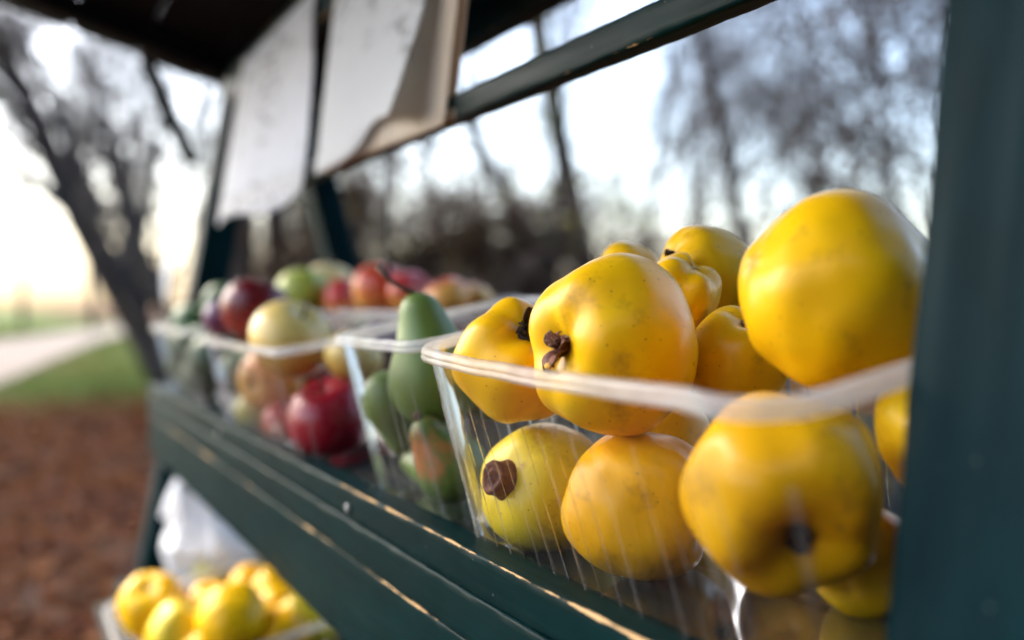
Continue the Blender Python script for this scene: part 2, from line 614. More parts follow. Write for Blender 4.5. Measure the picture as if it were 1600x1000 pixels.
pv, pf = [], []
cl = [(6, -5.6), (-4, -3.7), (-12, -1.55), (-20, -0.35), (-30, 1.2), (-44, 4.3), (-62, 8.6), (-90, 15.0), (-130, 23)]
for i, (x, y) in enumerate(cl):
    x2, y2 = cl[min(i + 1, len(cl) - 1)]
    x1, y1 = cl[max(i - 1, 0)]
    d = Vector((x2 - x1, y2 - y1, 0)).normalized()
    nrm = Vector((-d.y, d.x, 0))
    for k, off in enumerate((-1.35, -0.7, 0, 0.7, 1.35)):
        q = Vector((x, y, 0)) + nrm * (off + 0.12 * noise.noise(Vector((x, k, 0))))
        pv.append((q.x, q.y, 0.045))
for i in range(len(cl) - 1):
    for k in range(4):
        a = i * 5 + k
        pf.append((a, a + 5, a + 6, a + 1))
tag(link('path', me_from('path', pv, pf, path_material(), True)), 'pale gravel path winding through the grass', 'path', kind='structure')

# fallen leaves and grass, uncountable
rnd = random.Random(5)
V, Fc, T = [], [], []


def on_path(x, y):
    for (xa, ya), (xb, yb) in zip(cl, cl[1:]):
        if xb <= x <= xa:
            t = (x - xa) / (xb - xa)
            return abs(y - (ya + (yb - ya) * t)) < 1.25
    return False


def add_leaf(p, size, tone, tilt=0.5):
    a = rnd.uniform(0, 6.28)
    d = Vector((math.cos(a), math.sin(a), rnd.uniform(-tilt, tilt))).normalized()
    s_ = d.cross(Vector((rnd.uniform(-tilt, tilt), rnd.uniform(-tilt, tilt), 1))).normalized()
    n_ = s_.cross(d).normalized()
    b = len(V)
    V.extend([p - d * size, p + s_ * size * 0.55 + n_ * size * 0.2, p + d * size, p - s_ * size * 0.55 + n_ * size * 0.2])
    Fc.extend([(b, b + 1, b + 2), (b, b + 2, b + 3)])
    T.extend([tone] * 4)


for i in range(26000):
    x = -2.0 - 9.5 * rnd.random() ** 1.2
    y = rnd.uniform(-1.2, 2.2)
    if x < -9 and rnd.random() < (-9 - x) / 2.5:
        continue
    if on_path(x, y) and rnd.random() < 0.9:
        continue
    pn = 0.5 + 0.5 * noise.noise(Vector((x * 0.9, y * 1.6, 3)))
    add_leaf(Vector((x, y, 0.02 + rnd.random() * 0.04)), rnd.uniform(0.025, 0.055), min(1, max(0, pn + rnd.gauss(0, 0.22))))
for i in range(9000):      # the wood floor behind the stand
    x, y = rnd.uniform(-16, 2), rnd.uniform(2.2, 14)
    add_leaf(Vector((x, y, 0.02 + rnd.random() * 0.05)), rnd.uniform(0.03, 0.07), rnd.random())
tag(link('fallen_leaves', me_from('fallen_leaves', V, Fc, M_DEADLEAF, False, {'tone': ('FLOAT', 'POINT', T)})),
    'rust brown fallen leaves covering the ground beside the stand', 'leaves', kind='stuff')

V, Fc, T = [], [], []
for i in range(42000):
    x = -9.3 - 40 * rnd.random() ** 1.6
    y = rnd.uniform(-2.5, 1.0 + 0.2 * -x)
    if on_path(x, y):
        continue
    if x > -11 and rnd.random() < 0.5:
        continue
    h = rnd.uniform(0.04, 0.11)
    a = rnd.uniform(0, 6.28)
    wv = Vector((math.cos(a), math.sin(a), 0)) * 0.006 * (1 + -x / 15)
    b = len(V)
    p = Vector((x, y, 0.0))
    tip = p + Vector((rnd.gauss(0, 0.03), rnd.gauss(0, 0.03), h))
    V.extend([p - wv, p + wv, tip])
    Fc.append((b, b + 1, b + 2))
    tone = min(1, max(0, 0.5 + 0.6 * noise.noise(Vector((x * 0.35, y * 0.5, 0))) + rnd.gauss(0, 0.12)))
    T.extend([tone] * 3)
tag(link('grass', me_from('grass', V, Fc, M_GRASS, False, {'tone': ('FLOAT', 'POINT', T)})),
    'short green grass either side of the pale path', 'grass', kind='stuff')


# ------------------------------------------------------------------ trees and shrubs
def grow(seed, height, r0, lean=(0, 0), limbs=13, first=0.25, dens=1.0, spread=0.9, droop=0.0, twig_r=0.0035, trop=0.02, wander=0.06):
    rd = random.Random(seed)
    tr, tw = Tubes(), Tubes()
    tips = []

    def rv(s):
        return Vector((rd.gauss(0, s), rd.gauss(0, s), rd.gauss(0, s)))

    def limb(p, d, L, r, lev):
        n = (9, 6, 4, 3, 2)[lev]
        pts, rr = [p], [r]
        q, dd = p.copy(), d.copy()
        for i in range(n):
            dd = (dd + rv((wander, 0.13, 0.17, 0.2, 0.2)[lev]) + Vector((0, 0, (trop, 0.06, 0.05, 0.02, -droop)[lev]))).normalized()
            q = q + dd * (L / n)
            pts.append(q.copy())
            rr.append(max(r * (1 - 0.8 * (i + 1) / n), twig_r * 0.6))
        (tr if lev <= 1 else tw).tube(pts, rr, (9, 6, 4, 3, 3)[lev], cap=lev < 2)
        tips.append(q)
        if lev == 4:
            return
        cnt = int((limbs, 7, 6, 4)[lev] * dens)
        lo = (first, 0.25, 0.2, 0.15)[lev]
        for k in range(cnt):
            s = lo + (1 - lo) * (k + rd.random()) / cnt
            fi = min(s * n, n - 1e-3)
            i = int(fi)
            b = pts[i].lerp(pts[i + 1], fi - i)
            rb = rr[i] + (rr[i + 1] - rr[i]) * (fi - i)
            ax = (pts[i + 1] - pts[i]).normalized()
            side = ax.orthogonal().normalized()
            side = Quaternion(ax, rd.uniform(0, 6.283)) @ side
            ang = rd.uniform(0.5, 1.0) * spread
            cd = (ax * math.cos(ang) + side * math.sin(ang)).normalized()
            cl_ = L * rd.uniform(0.30, 0.5) * ((1.25 - 0.6 * s) if lev == 0 else 1.0)
            limb(b, cd, cl_, max(rb * rd.uniform(0.38, 0.6), twig_r), lev + 1)

    limb(Vector((0, 0, -0.1)), Vector((lean[0], lean[1], 1)).normalized(), height, r0, 0)
    return tr, tw, tips


def leafy(tips, count, size, seed, spread, zmax=99):
    rd = random.Random(seed)
    global V, Fc, T
    V, Fc, T = [], [], []
    for i in range(count):
        p = rd.choice(tips) + Vector((rd.gauss(0, spread), rd.gauss(0, spread), rd.gauss(0, spread)))
        if p.z > zmax or p.z < 0.02:
            continue
        add_leaf(p, size * rd.uniform(0.6, 1.3), rd.random(), 1.0)
    return V, Fc, T


PROTO = {}


def make_proto(key, **kw):
    leaves = kw.pop('leaves', None)
    tr, tw, tips = grow(**kw)
    d = {'trunk': tr.mesh('trunk', M_BARK), 'crown': tw.mesh('crown', M_TWIG)}
    if leaves:
        cnt, size, spread, mat = leaves
        v, f_, t_ = leafy(tips, cnt, size, kw['seed'] + 7, spread)
        d['foliage'] = me_from('foliage', v, f_, mat, False, {'tone': ('FLOAT', 'POINT', t_)})
    PROTO[key] = d


make_proto('tall', seed=11, height=10.5, r0=0.15, lean=(0.05, 0.02), limbs=15, first=0.22)
make_proto('tall2', seed=23, height=9.0, r0=0.13, lean=(-0.08, 0.1), limbs=14, first=0.3)
make_proto('pair_thick', seed=31, height=8.0, r0=0.20, lean=(-0.12, -0.235), limbs=10, first=0.42, trop=0.0, wander=0.025)
make_proto('pair_slim', seed=37, height=7.5, r0=0.14, lean=(-0.18, -0.35), limbs=9, first=0.42, trop=0.0, wander=0.025)
make_proto('spreading', seed=47, height=6.5, r0=0.11, lean=(-0.22, -0.46), limbs=20, first=0.06, dens=0.8, spread=1.1, trop=0.0, twig_r=0.009, leaves=(160, 0.05, 0.12, M_SHRUBLEAF))
make_proto('twiggy', seed=53, height=5.0, r0=0.07, lean=(0.0, 0.0), limbs=16, first=0.1, dens=1.15, twig_r=0.005, spread=1.3, wander=0.14, leaves=(1900, 0.04, 0.16, M_SHRUBLEAF))
make_proto('shrub', seed=61, height=2.7, r0=0.035, limbs=16, first=0.03, dens=1.0, spread=1.0, twig_r=0.004, leaves=(2300, 0.05, 0.14, M_SHRUBLEAF))
make_proto('shrub2', seed=67, height=2.1, r0=0.03, limbs=16, first=0.02, dens=1.0, spread=1.2, twig_r=0.004, leaves=(2300, 0.05, 0.12, M_SHRUBLEAF))
make_proto('late', seed=71, height=3.6, r0=0.03, limbs=9, first=0.2, dens=0.8, leaves=(300, 0.055, 0.08, M_GREENLEAF))


def plant(name, key, x, y, rz, s, label, cat, group=None):
    root = link(name, None, None, (x, y, 0))
    root.rotation_euler = (0, 0, rz)
    root.scale = (s, s, s)
    for part, me in PROTO[key].items():
        link(part, me, root)
    tag(root, label, cat, group)
    return root


# prominent trees, placed in the wood behind and beside the stand
plant('bare_tree', 'pair_slim', -10.23, 6.36, 0.0, 1.0, 'slim dark leaning trunk, left one of the pair above the front quinces', 'tree')
plant('bare_tree', 'pair_thick', -10.09, 6.62, 0.0, 1.0, 'thicker dark leaning trunk, right one of the pair above the front quinces', 'tree')
plant('bare_tree', 'tall', -10.95, 2.76, 1.0, 1.0, 'dark upright trunk below the gap between the hanging papers', 'tree')
plant('bare_tree', 'tall2', -10.66, 2.23, 2.0, 1.25, 'broad dark trunk behind the leftmost punnet, close to the left post', 'tree')
plant('bare_tree', 'spreading', -11.52, 1.65, 0.0, 1.0, 'bare spreading tree left of the stand, branches reaching up to the left', 'tree')
plant('bare_tree', 'spreading', -14.58, 2.24, 0.25, 1.15, 'smaller bare tree further down the path, left of the stand', 'tree')
plant('bare_tree', 'spreading', -9.35, 1.49, -0.25, 0.8, 'low bare tree whose trunk rises behind the leftmost punnet', 'tree')
plant('bare_tree', 'spreading', -18.9, 2.52, 0.6, 1.25, 'blurred bare tree against the glare, furthest of those left of the stand', 'tree')
plant('bare_tree', 'spreading', -12.43, 2.06, -0.55, 1.0, 'bare tree with tangled twigs beside the left roof brace', 'tree')
plant('bare_tree', 'twiggy', -5.28, 5.04, 0.6, 1.0, 'dense twiggy dark tree against the sky above the top right quince', 'tree')
plant('bare_tree', 'twiggy', -4.35, 4.80, 2.6, 0.9, 'twiggy dark tree nearest to the right post', 'tree')
plant('bare_tree', 'twiggy', -5.26, 6.17, 4.0, 1.15, 'twiggy dark tree half hidden by the right post', 'tree')
plant('bare_tree', 'twiggy', -14.48, 11.21, 5.1, 1.3, 'pale blurred twiggy tree between the paired trunks and the dense tree', 'tree')
far = [('tall', -24.44, 7.14, 0.4, 1.0), ('tall2', -26.55, 9.6, 1.4, 1.1), ('tall', -24.04, 10.1, 2.7, 1.0), ('tall2', -27.04, 13.03, 3.9, 1.2), ('tall', -21.52, 15.0, 5.0, 1.0),
       ('tall2', -32.6, 25.3, 0.2, 1.0), ('tall2', -20.2, 19.75, 4.4, 1.0), ('tall', -18.62, 20.65, 3.0, 1.1), ('tall2', -31.75, 8.23, 5.6, 1.0),
       ('tall', -30.65, 6.0, 2.0, 1.0), ('tall2', -23.54, 13.27, 0.9, 1.2), ('tall', -42.0, 3.2, 0.9, 1.0), ('tall2', -55.0, 1.0, 2.9, 1.2)]
for i, (k, x, y, rz, s) in enumerate(far):
    plant('bare_tree', k, x, y, rz, s, 'blurred bare tree far back in the wood behind the stand', 'tree', 'bare trees far back in the wood')
shr = [('shrub2', -8.85, 2.47, 0.3, 0.8), ('shrub', -9.6, 3.2, 1.9, 0.85), ('shrub2', -9.83, 3.84, 3.5, 1.0), ('shrub', -10.04, 4.53, 4.8, 0.9), ('shrub2', -9.82, 4.97, 5.7, 1.05),
       ('shrub', -10.03, 5.65, 2.3, 0.85), ('shrub2', -10.21, 6.38, 0.9, 0.9), ('shrub2', -10.01, 2.4, 4.1, 0.9), ('shrub', -13.6, 4.16, 2.9, 1.2), ('shrub', -14.13, 5.31, 1.2, 1.3),
       ('shrub2', -12.86, 5.6, 3.3, 1.3), ('shrub', -13.43, 6.68, 0.1, 1.2), ('shrub2', -12.68, 7.04, 2.0, 1.3), ('shrub', -13.85, 3.68, 5.1, 1.2), ('shrub2', -13.24, 9.23, 1.0, 1.1), ('shrub2', -13.62, 10.7, 2.6, 1.1)]
for i, (k, x, y, rz, s) in enumerate(shr):
    s *= 0.8
    plant('bare_shrub', k, x, y, rz, s, 'brown withered shrub in the thicket behind the fruit', 'shrub', 'shrubs of the brown thicket')
plant('sapling', 'late', -9.23, 5.01, 0.4, 1.0, 'sapling with a few yellow-green leaves beside the paired trunks', 'sapling')
plant('sapling', 'late', -10.25, 4.12, 2.4, 0.85, 'sapling with a small green tuft under the upper rail, left of the paired trunks', 'sapling')

def shade_shrub_proto():
    bm = bmesh.new()
    bmesh.ops.create_icosphere(bm, subdivisions=4, radius=1.0)
    rd = random.Random(3)
    pts = []
    for v in bm.verts:
        u = v.co.copy()
        k = 1 + 0.25 * noise.noise(u * 1.8) + 0.12 * noise.noise(u * 4)
        v.co = Vector((u.x * 0.95 * k, u.y * 0.95 * k, 1.75 + u.z * 1.7 * k))
        pts.append(v.co.copy())
    core = bpy.data.meshes.new('blocking_core')  # solid core, so the added shrub blocks the sky
    bm.to_mesh(core)
    bm.free()
    core.materials.append(M_BARK)
    v_, f_, t_ = leafy(pts, 9000, 0.07, 5, 0.07)
    return {'blocking_core': core, 'foliage': me_from('foliage', v_, f_, M_EVERGREEN, False, {'tone': ('FLOAT', 'POINT', t_)})}


# unseen shrubs added behind the viewer to darken the right sides of the fruit
PROTO['evergreen'] = shade_shrub_proto()
for k in range(5):
    a = R(-44 + 21 * k)
    plant('added_shade_shrub', 'evergreen', 2.9 * math.cos(a), 2.9 * math.sin(a), 1.3 * k, 1.0 + 0.12 * math.sin(k * 2.3),
          'unseen evergreen shrub added behind the viewer to keep sky light off the fruit', 'shrub', 'added light-blocking shrubs behind the viewer')

# ------------------------------------------------------------------ the stand
LEAN = 0.16
XR, XL = -0.2060, -1.594       # outer faces of the shelf bay


def front_y(z):               # front face of the leaning front posts
    return 0.222 + LEAN * (z - EYE + 0.117)


stand = link('market_stand', None, None, (-0.89, 0.35, 0.0))
tag(stand, 'dark green painted wooden fruit stand with a sloping roof', 'fruit stand')
INV = Matrix.Translation((0.89, -0.35, 0.0))


def sp(name, p0, p1, wv, tv, mat, parent=None, **kw):
    o = plank(name, INV @ Vector(p0), INV @ Vector(p1), wv, tv, mat, parent or stand, **kw)
    return o


lv = Vector((0, LEAN, 1)).normalized()
pn_ = Vector((0, 1, -LEAN)).normalized()


def post(x0, x1, z1, back):
    xc = (x0 + x1) / 2
    d = 0.05
    ex = 2.0 * back    # the far post leans a little more
    a = Vector((xc, front_y(0) + back - ex * 0.83 + (0.025 if back == 0 else 0) + d / 2 * 1.013, 0.0))
    b = Vector((xc, front_y(z1) + back - (0.0146 if back == 0 else 0) + d / 2 * 1.013, z1))
    o = sp('front_post', a, b, (abs(x1 - x0), 0, 0), pn_ * d, M_GREEN2, edge=0.0035)
    return o


post(-0.2060, -0.088, EYE + 0.37, 0.0)
post(-1.594, -1.530, EYE + 0.37, 0.016)
for xc in (-0.13, -1.562):
    sp('rear_post', (xc, 0.765, 0.0), (xc, 0.425, EYE + 0.31), (0.06, 0, 0), Vector((0, 1, 0.27)).normalized() * 0.045, M_GREEN2)

# front boards of the main shelf (three boards, one above the other)


def fascia(z_top, z_bot, proud, wear):
    zt, zb = EYE + z_top, EYE + z_bot
    c = Vector((0, 0.210 - proud, (zt + zb) / 2))
    return sp('shelf_front_board', c + Vector((XR - 0.003, 0, 0)), c + Vector((XL - 0.004, 0, 0)), (0, 0, zt - zb), (0, 0.020, 0), M_GREEN,
              seg=0.004, edge=0.0014, chip=0.0006, wear=wear)


fascia(-0.117, -0.1372, 0.0, lambda s, a, b: (1.02 + 0.35 * noise.noise(Vector((s * 30, 0, 0)))) if (a > 0 and 0.06 < s + 0.1 * noise.noise(Vector((s * 5, 0, 0))) < 0.44) else (0.5 if a < 0 else 0.75))
fascia(-0.1377, -0.1612, 0.0004, lambda s, a, b: 0.95 if a < 0 else 0.75)
fascia(-0.1620, -0.220, -0.0004, lambda s, a, b: 0.93 if a > 0 else 0.7)

# sloping shelf of planks
TH = R(11)
E1 = Vector((0, math.cos(TH), math.sin(TH)))
NN = Vector((0, -math.sin(TH), math.cos(TH)))


def SF(x, p, q, O=(0.0, 0.2, EYE - 0.133)):
    return Vector((x, O[1], O[2])) + E1 * p + NN * q


def shelf(O, xa, xb, widths, mat):
    p = 0.004
    for wd in widths:
        a = SF(xa, p + wd / 2, -0.009, O)
        b = SF(xb, p + wd / 2, -0.009, O)
        sp('shelf_plank', a, b, E1 * wd, NN * 0.018, mat, seg=0.02)
        p += wd + 0.003


shelf((0, 0.2, EYE - 0.133), XR - 0.002, -1.528, (0.082, 0.086, 0.084, 0.060), M_SHELF)
LO = (0, 0.112, EYE - 0.425)
shelf(LO, XR - 0.002, -1.528, (0.09, 0.09, 0.09, 0.085), M_SHELF)
zc = EYE - 0.447
sp('lower_shelf_front_board', (XR + 0.07, front_y(zc) - 0.012, zc), (XL - 0.004, front_y(zc) - 0.012, zc), lv * 0.075, pn_ * 0.02, M_GREEN, seg=0.012)
for xc in (-0.16, -1.562):
    for O, dd in (((0, 0.2, EYE - 0.133), 0.34), (LO, 0.45)):
        a, b = SF(xc, 0.075 if O is not LO else 0.085, -0.035, O), SF(xc, dd - 0.02, -0.035, O)
        sp('shelf_bearer', a, b, (0.03, 0, 0), NN * 0.03, M_GREEN2)

# upper rail carrying the papers, header and rear beam under the roof edge
sp('upper_rail', (-0.095, 0.2975, EYE + 0.1435), (-1.59, 0.2975, EYE + 0.1435), (0, 0, 0.0185), (0, 0.015, 0), M_GREEN, seg=0.006, edge=0.0016, wear_scale=0.8)
sp('header_rail', (-0.095, 0.318, EYE + 0.335), (-1.59, 0.318, EYE + 0.335), (0, 0, 0.05), (0, 0.02, 0), M_GREEN, seg=0.02)
sp('rear_beam', (-0.06, 0.46, EYE + 0.309), (-1.70, 0.46, EYE + 0.309), (0, 0, 0.055), (0, 0.024, 0), M_GREEN2, seg=0.02)


def roof_z(y):
    return EYE + 0.47 - 0.29 * y


rd_ = Vector((0, 1, -0.29)).normalized()
rn = Vector((0, 0.29, 1)).normalized()
y = -0.30
while y < 0.45:
    wdt = 0.105
    yc = y + wdt / 2 * rd_.y
    c = Vector((0, yc, roof_z(yc) + 0.011))
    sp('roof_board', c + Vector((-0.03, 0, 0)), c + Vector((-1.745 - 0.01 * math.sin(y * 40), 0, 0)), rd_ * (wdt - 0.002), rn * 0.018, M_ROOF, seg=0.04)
    y += wdt * rd_.y
# side bargeboards, rafters and the left brace
for xc in (-0.13, -1.562):
    a, b = Vector((xc, -0.28, roof_z(-0.28) - 0.016)), Vector((xc, 0.44, roof_z(0.44) - 0.016))
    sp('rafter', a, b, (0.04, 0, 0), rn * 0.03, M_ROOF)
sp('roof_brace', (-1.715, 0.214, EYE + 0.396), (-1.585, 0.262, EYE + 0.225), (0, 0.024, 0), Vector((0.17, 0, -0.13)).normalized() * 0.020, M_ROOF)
# nail heads on the front boards
nt_ = Tubes()
nail = None
for x in (-0.62, -1.05, -1.54):
    zt = EYE - 0.130
    yy = 0.1995
    nb = Tubes()
    nb.tube([Vector((0, 0.001, 0)), Vector((0, -0.0012, -0.0001)), Vector((0, -0.0018, -0.0002))], [0.0032, 0.0032, 0.002], 10)
    link('nail_head', nb.mesh('nail_head', M_METAL), stand, INV @ Vector((x, yy, zt)))


# ------------------------------------------------------------------ punnets
def punnet(name, label, x0, x1, p0, p1, H, inset=0.008, rc=0.026, O=(0, 0.2, EYE - 0.133), ribs=0.0135, sag=None, rimh=0.0060, group=None, turn=0.0):
    """Clear tub standing on the sloping shelf; x0<x1 and p0<p1 give its rim."""
    cx, cp = (x0 + x1) / 2, (p0 + p1) / 2
    hx, hp = (x1 - x0) / 2, (p1 - p0) / 2
    root = link(name, None, None, SF(cx, cp, 0.0006, O))
    root.rotation_mode = 'QUATERNION'
    root.rotation_quaternion = Quaternion((1, 0, 0), TH) @ Quaternion((0, 0, 1), turn)
    tag(root, label, 'punnet', group)

    def outline(hx, hp, r, nc=10, step=0.0045):
        pts = []
        for (sx, sy, a0) in ((1, -1, -90), (1, 1, 0), (-1, 1, 90), (-1, -1, 180)):
            for k in range(nc + 1):
                a = R(a0 + 90 * k / nc)
                pts.append((sx * (hx - r) + r * math.cos(a), sy * (hp - r) + r * math.sin(a), math.cos(a), math.sin(a)))
            # straight run to the next corner
            nx = {(1, -1): (hx, hp - r, 1, 0), (1, 1): (-(hx - r), hp, 0, 1), (-1, 1): (-hx, -(hp - r), -1, 0), (-1, -1): (hx - r, -hp, 0, -1)}[(sx, sy)]
            px, py = pts[-1][0], pts[-1][1]
            L = math.hypot(nx[0] - px, nx[1] - py)
            n = max(2, int(L / step))
            for k in range(1, n):
                t = k / n
                pts.append((px + (nx[0] - px) * t, py + (nx[1] - py) * t, nx[2], nx[3]))
        return pts

    top = outline(hx, hp, rc, step=0.0008)
    n = len(top)
    arc = [0.0]
    for i in range(1, n):
        arc.append(arc[-1] + math.hypot(top[i][0] - top[i - 1][0], top[i][1] - top[i - 1][1]))
    V_, F_ = [], []
    RIBF, MI = {}, []
    levels = [0.0, 0.015, 0.04, 0.09, 0.2, 0.35, 0.5, 0.65, 0.76, 0.80, 0.84, 0.92, 1.0]
    for lv_ in levels:
        q = lv_ * H
        bot = max(0.0, 1 - lv_ / 0.09)
        ins = inset * (1 - lv_) + 0.007 * bot ** 2
        for i, (x, y_, nx_, ny_) in enumerate(top):
            ph = (arc[i] % ribs) / ribs
            rib = max(0.0, 1 - abs(ph - 0.5) / 0.07)
            RIBF[i] = abs(ph - 0.5) < 0.05
            amp = 0.0011 * (1 if 0.02 < lv_ < 0.8 else 0)
            d = -ins + rib * amp + 0.0008 * noise.noise(Vector((arc[i] * 25, lv_ * 3, x0 * 7)))
            P = Vector((x + nx_ * d, y_ + ny_ * d, q))
            if sag:
                P += sag(P, lv_)
            V_.append(P)
    nl = len(levels)
    for k in range(nl - 1):
        for i in range(n):
            i2 = (i + 1) % n
            F_.append((k * n + i, k * n + i2, (k + 1) * n + i2, (k + 1) * n + i))
            MI.append(1 if RIBF[i] and int(arc[i] / ribs) * 7 % 5 > 1 and 1 < k < 8 + (int(arc[i] / ribs) % 3 == 0) else 0)
    F_.append(tuple(range(n - 1, -1, -1)))
    MI.append(0)
    tm = me_from('tub', V_, F_, M_TUB, True)
    tm.materials.append(M_RIB)
    tm.polygons.foreach_set('material_index', MI)
    tm.polygons[-1].use_smooth = False
    link('tub', tm, root)
    # rim: a folded lip with two grooves, swept round the tub
    h = rimh
    prof = [(0.0, -0.0), (0.0036, -0.0005), (0.0040, h * 0.26), (0.0029, h * 0.36), (0.0029, h * 0.42), (0.0036, h * 0.5), (0.0033, h * 0.68),
            (0.0028, h * 0.78), (0.0026, h * 0.86), (0.0016, h), (-0.0004, h * 1.02), (-0.0012, h * 0.8), (-0.0010, h * 0.2)]
    V_, F_ = [], []
    m_ = len(prof)
    top2 = outline(hx, hp, rc, nc=12, step=0.006)
    n = len(top2)
    for i, (x, y_, nx_, ny_) in enumerate(top2):
        for (o_, q_) in prof:
            P = Vector((x + nx_ * o_, y_ + ny_ * o_, H + q_ - h * 0.6))
            if sag:
                P += sag(Vector((x, y_, H)), 1.0)
            P.z += 0.0006 * noise.noise(Vector((x * 30, y_ * 30, x0)))
            V_.append(P)
    for i in range(n):
        i2 = (i + 1) % n
        for k in range(m_):
            k2 = (k + 1) % m_
            F_.append((i * m_ + k, i2 * m_ + k, i2 * m_ + k2, i * m_ + k2))
    link('rim', me_from('rim', V_, F_, M_RIM, True), root)
    return root


def sag_front(P, lv_):
    # the loaded near side bows out and down towards the right-hand end
    t = (P.x + 0.1435) / 0.287
    f_ = max(0.0, min(1.0, (0.07 - P.y) / 0.14))
    fz = max(f_, 1.0 * max(0.0, (t - 0.8) / 0.2))
    s_ = math.sin(math.pi * min(1, max(0, t * 0.85 + 0.02)))
    return Vector((0, -0.009 * f_ * s_ * lv_ ** 1.2, (-0.0052 * fz * min(1, max(0, t)) ** 0.8 - 0.005 * max(0.0, (t - 0.85) / 0.15)) * lv_))


punnet('plastic_punnet', 'large clear punnet of yellow quinces in front, beside the right post', -0.48, -0.2125, 0.013, 0.158, 0.111, inset=0.006, sag=sag_front)
punnet('plastic_punnet', 'clear punnet of green pears behind the quince punnet', -0.640, -0.488, 0.016, 0.150, 0.111, rc=0.022)
punnet('plastic_punnet', 'clear punnet of mixed red and yellow apples', -1.07, -0.735, 0.005, 0.150, 0.100)
punnet('plastic_punnet', 'clear punnet of dark green fruit nearest the left post', -1.50, -1.17, 0.012, 0.150, 0.104)
punnet('plastic_punnet', 'clear punnet in the back row, under the blushed apples', -1.39, -0.90, 0.168, 0.302, 0.085)
punnet('plastic_punnet', 'clear punnet of small quinces on the lower shelf', -1.35, -1.04, 0.012, 0.235, 0.046, O=LO)


# ------------------------------------------------------------------ fruit shapes
def quince_mesh(name, seed, r, mat, lobes=0.055, dip=0.30, dipw=0.42, elong=1.0, lump=0.05, stem_dip=0.16, nlob=5):
    rd = random.Random(seed)
    off = Vector((rd.uniform(-9, 9), rd.uniform(-9, 9), rd.uniform(-9, 9)))
    ph = rd.uniform(0, 6.28)
    nt_, np_ = 44, 64
    V_, F_, P_ = [], [], []
    for i in range(nt_ + 1):
        th = math.pi * i / nt_
        for k in range(np_):
            a = 2 * math.pi * k / np_
            u = Vector((math.sin(th) * math.cos(a), math.sin(th) * math.sin(a), math.cos(th)))
            s_ = 1 + lump * 1.7 * noise.noise(u * 1.25 + off) + lump * 0.5 * noise.noise(u * 2.8 + off)
            lob = math.cos(nlob * a + ph + 0.4 * math.sin(2 * a + ph)) * lobes * (math.sin(th) ** 0.8) * (0.45 + 0.75 * math.exp(-(th / 1.0) ** 2))
            s_ += lob
            s_ -= dip * math.exp(-(th / dipw) ** 2) * (1 + 2.2 * lob)
            s_ -= stem_dip * math.exp(-((math.pi - th) / 0.3) ** 2)
            s_ += 0.05 * math.exp(-((th - 0.75) / 0.35) ** 2)
            p = u * (r * s_)
            p.z *= elong
            V_.append(p)
            P_.append(min(1.0, math.exp(-(th / (dipw * 0.40)) ** 2) + 0.6 * math.exp(-((math.pi - th) / 0.13) ** 2)))
    for i in range(nt_):
        for k in range(np_):
            k2 = (k + 1) % np_
            F_.append((i * np_ + k, (i + 1) * np_ + k, (i + 1) * np_ + k2, i * np_ + k2))
    zc_ = r * elong * (1 - dip)
    me = me_from(name, V_, F_, mat, True, {'pit': ('FLOAT', 'POINT', P_)})
    return me, zc_, -r * elong * (1 - stem_dip)


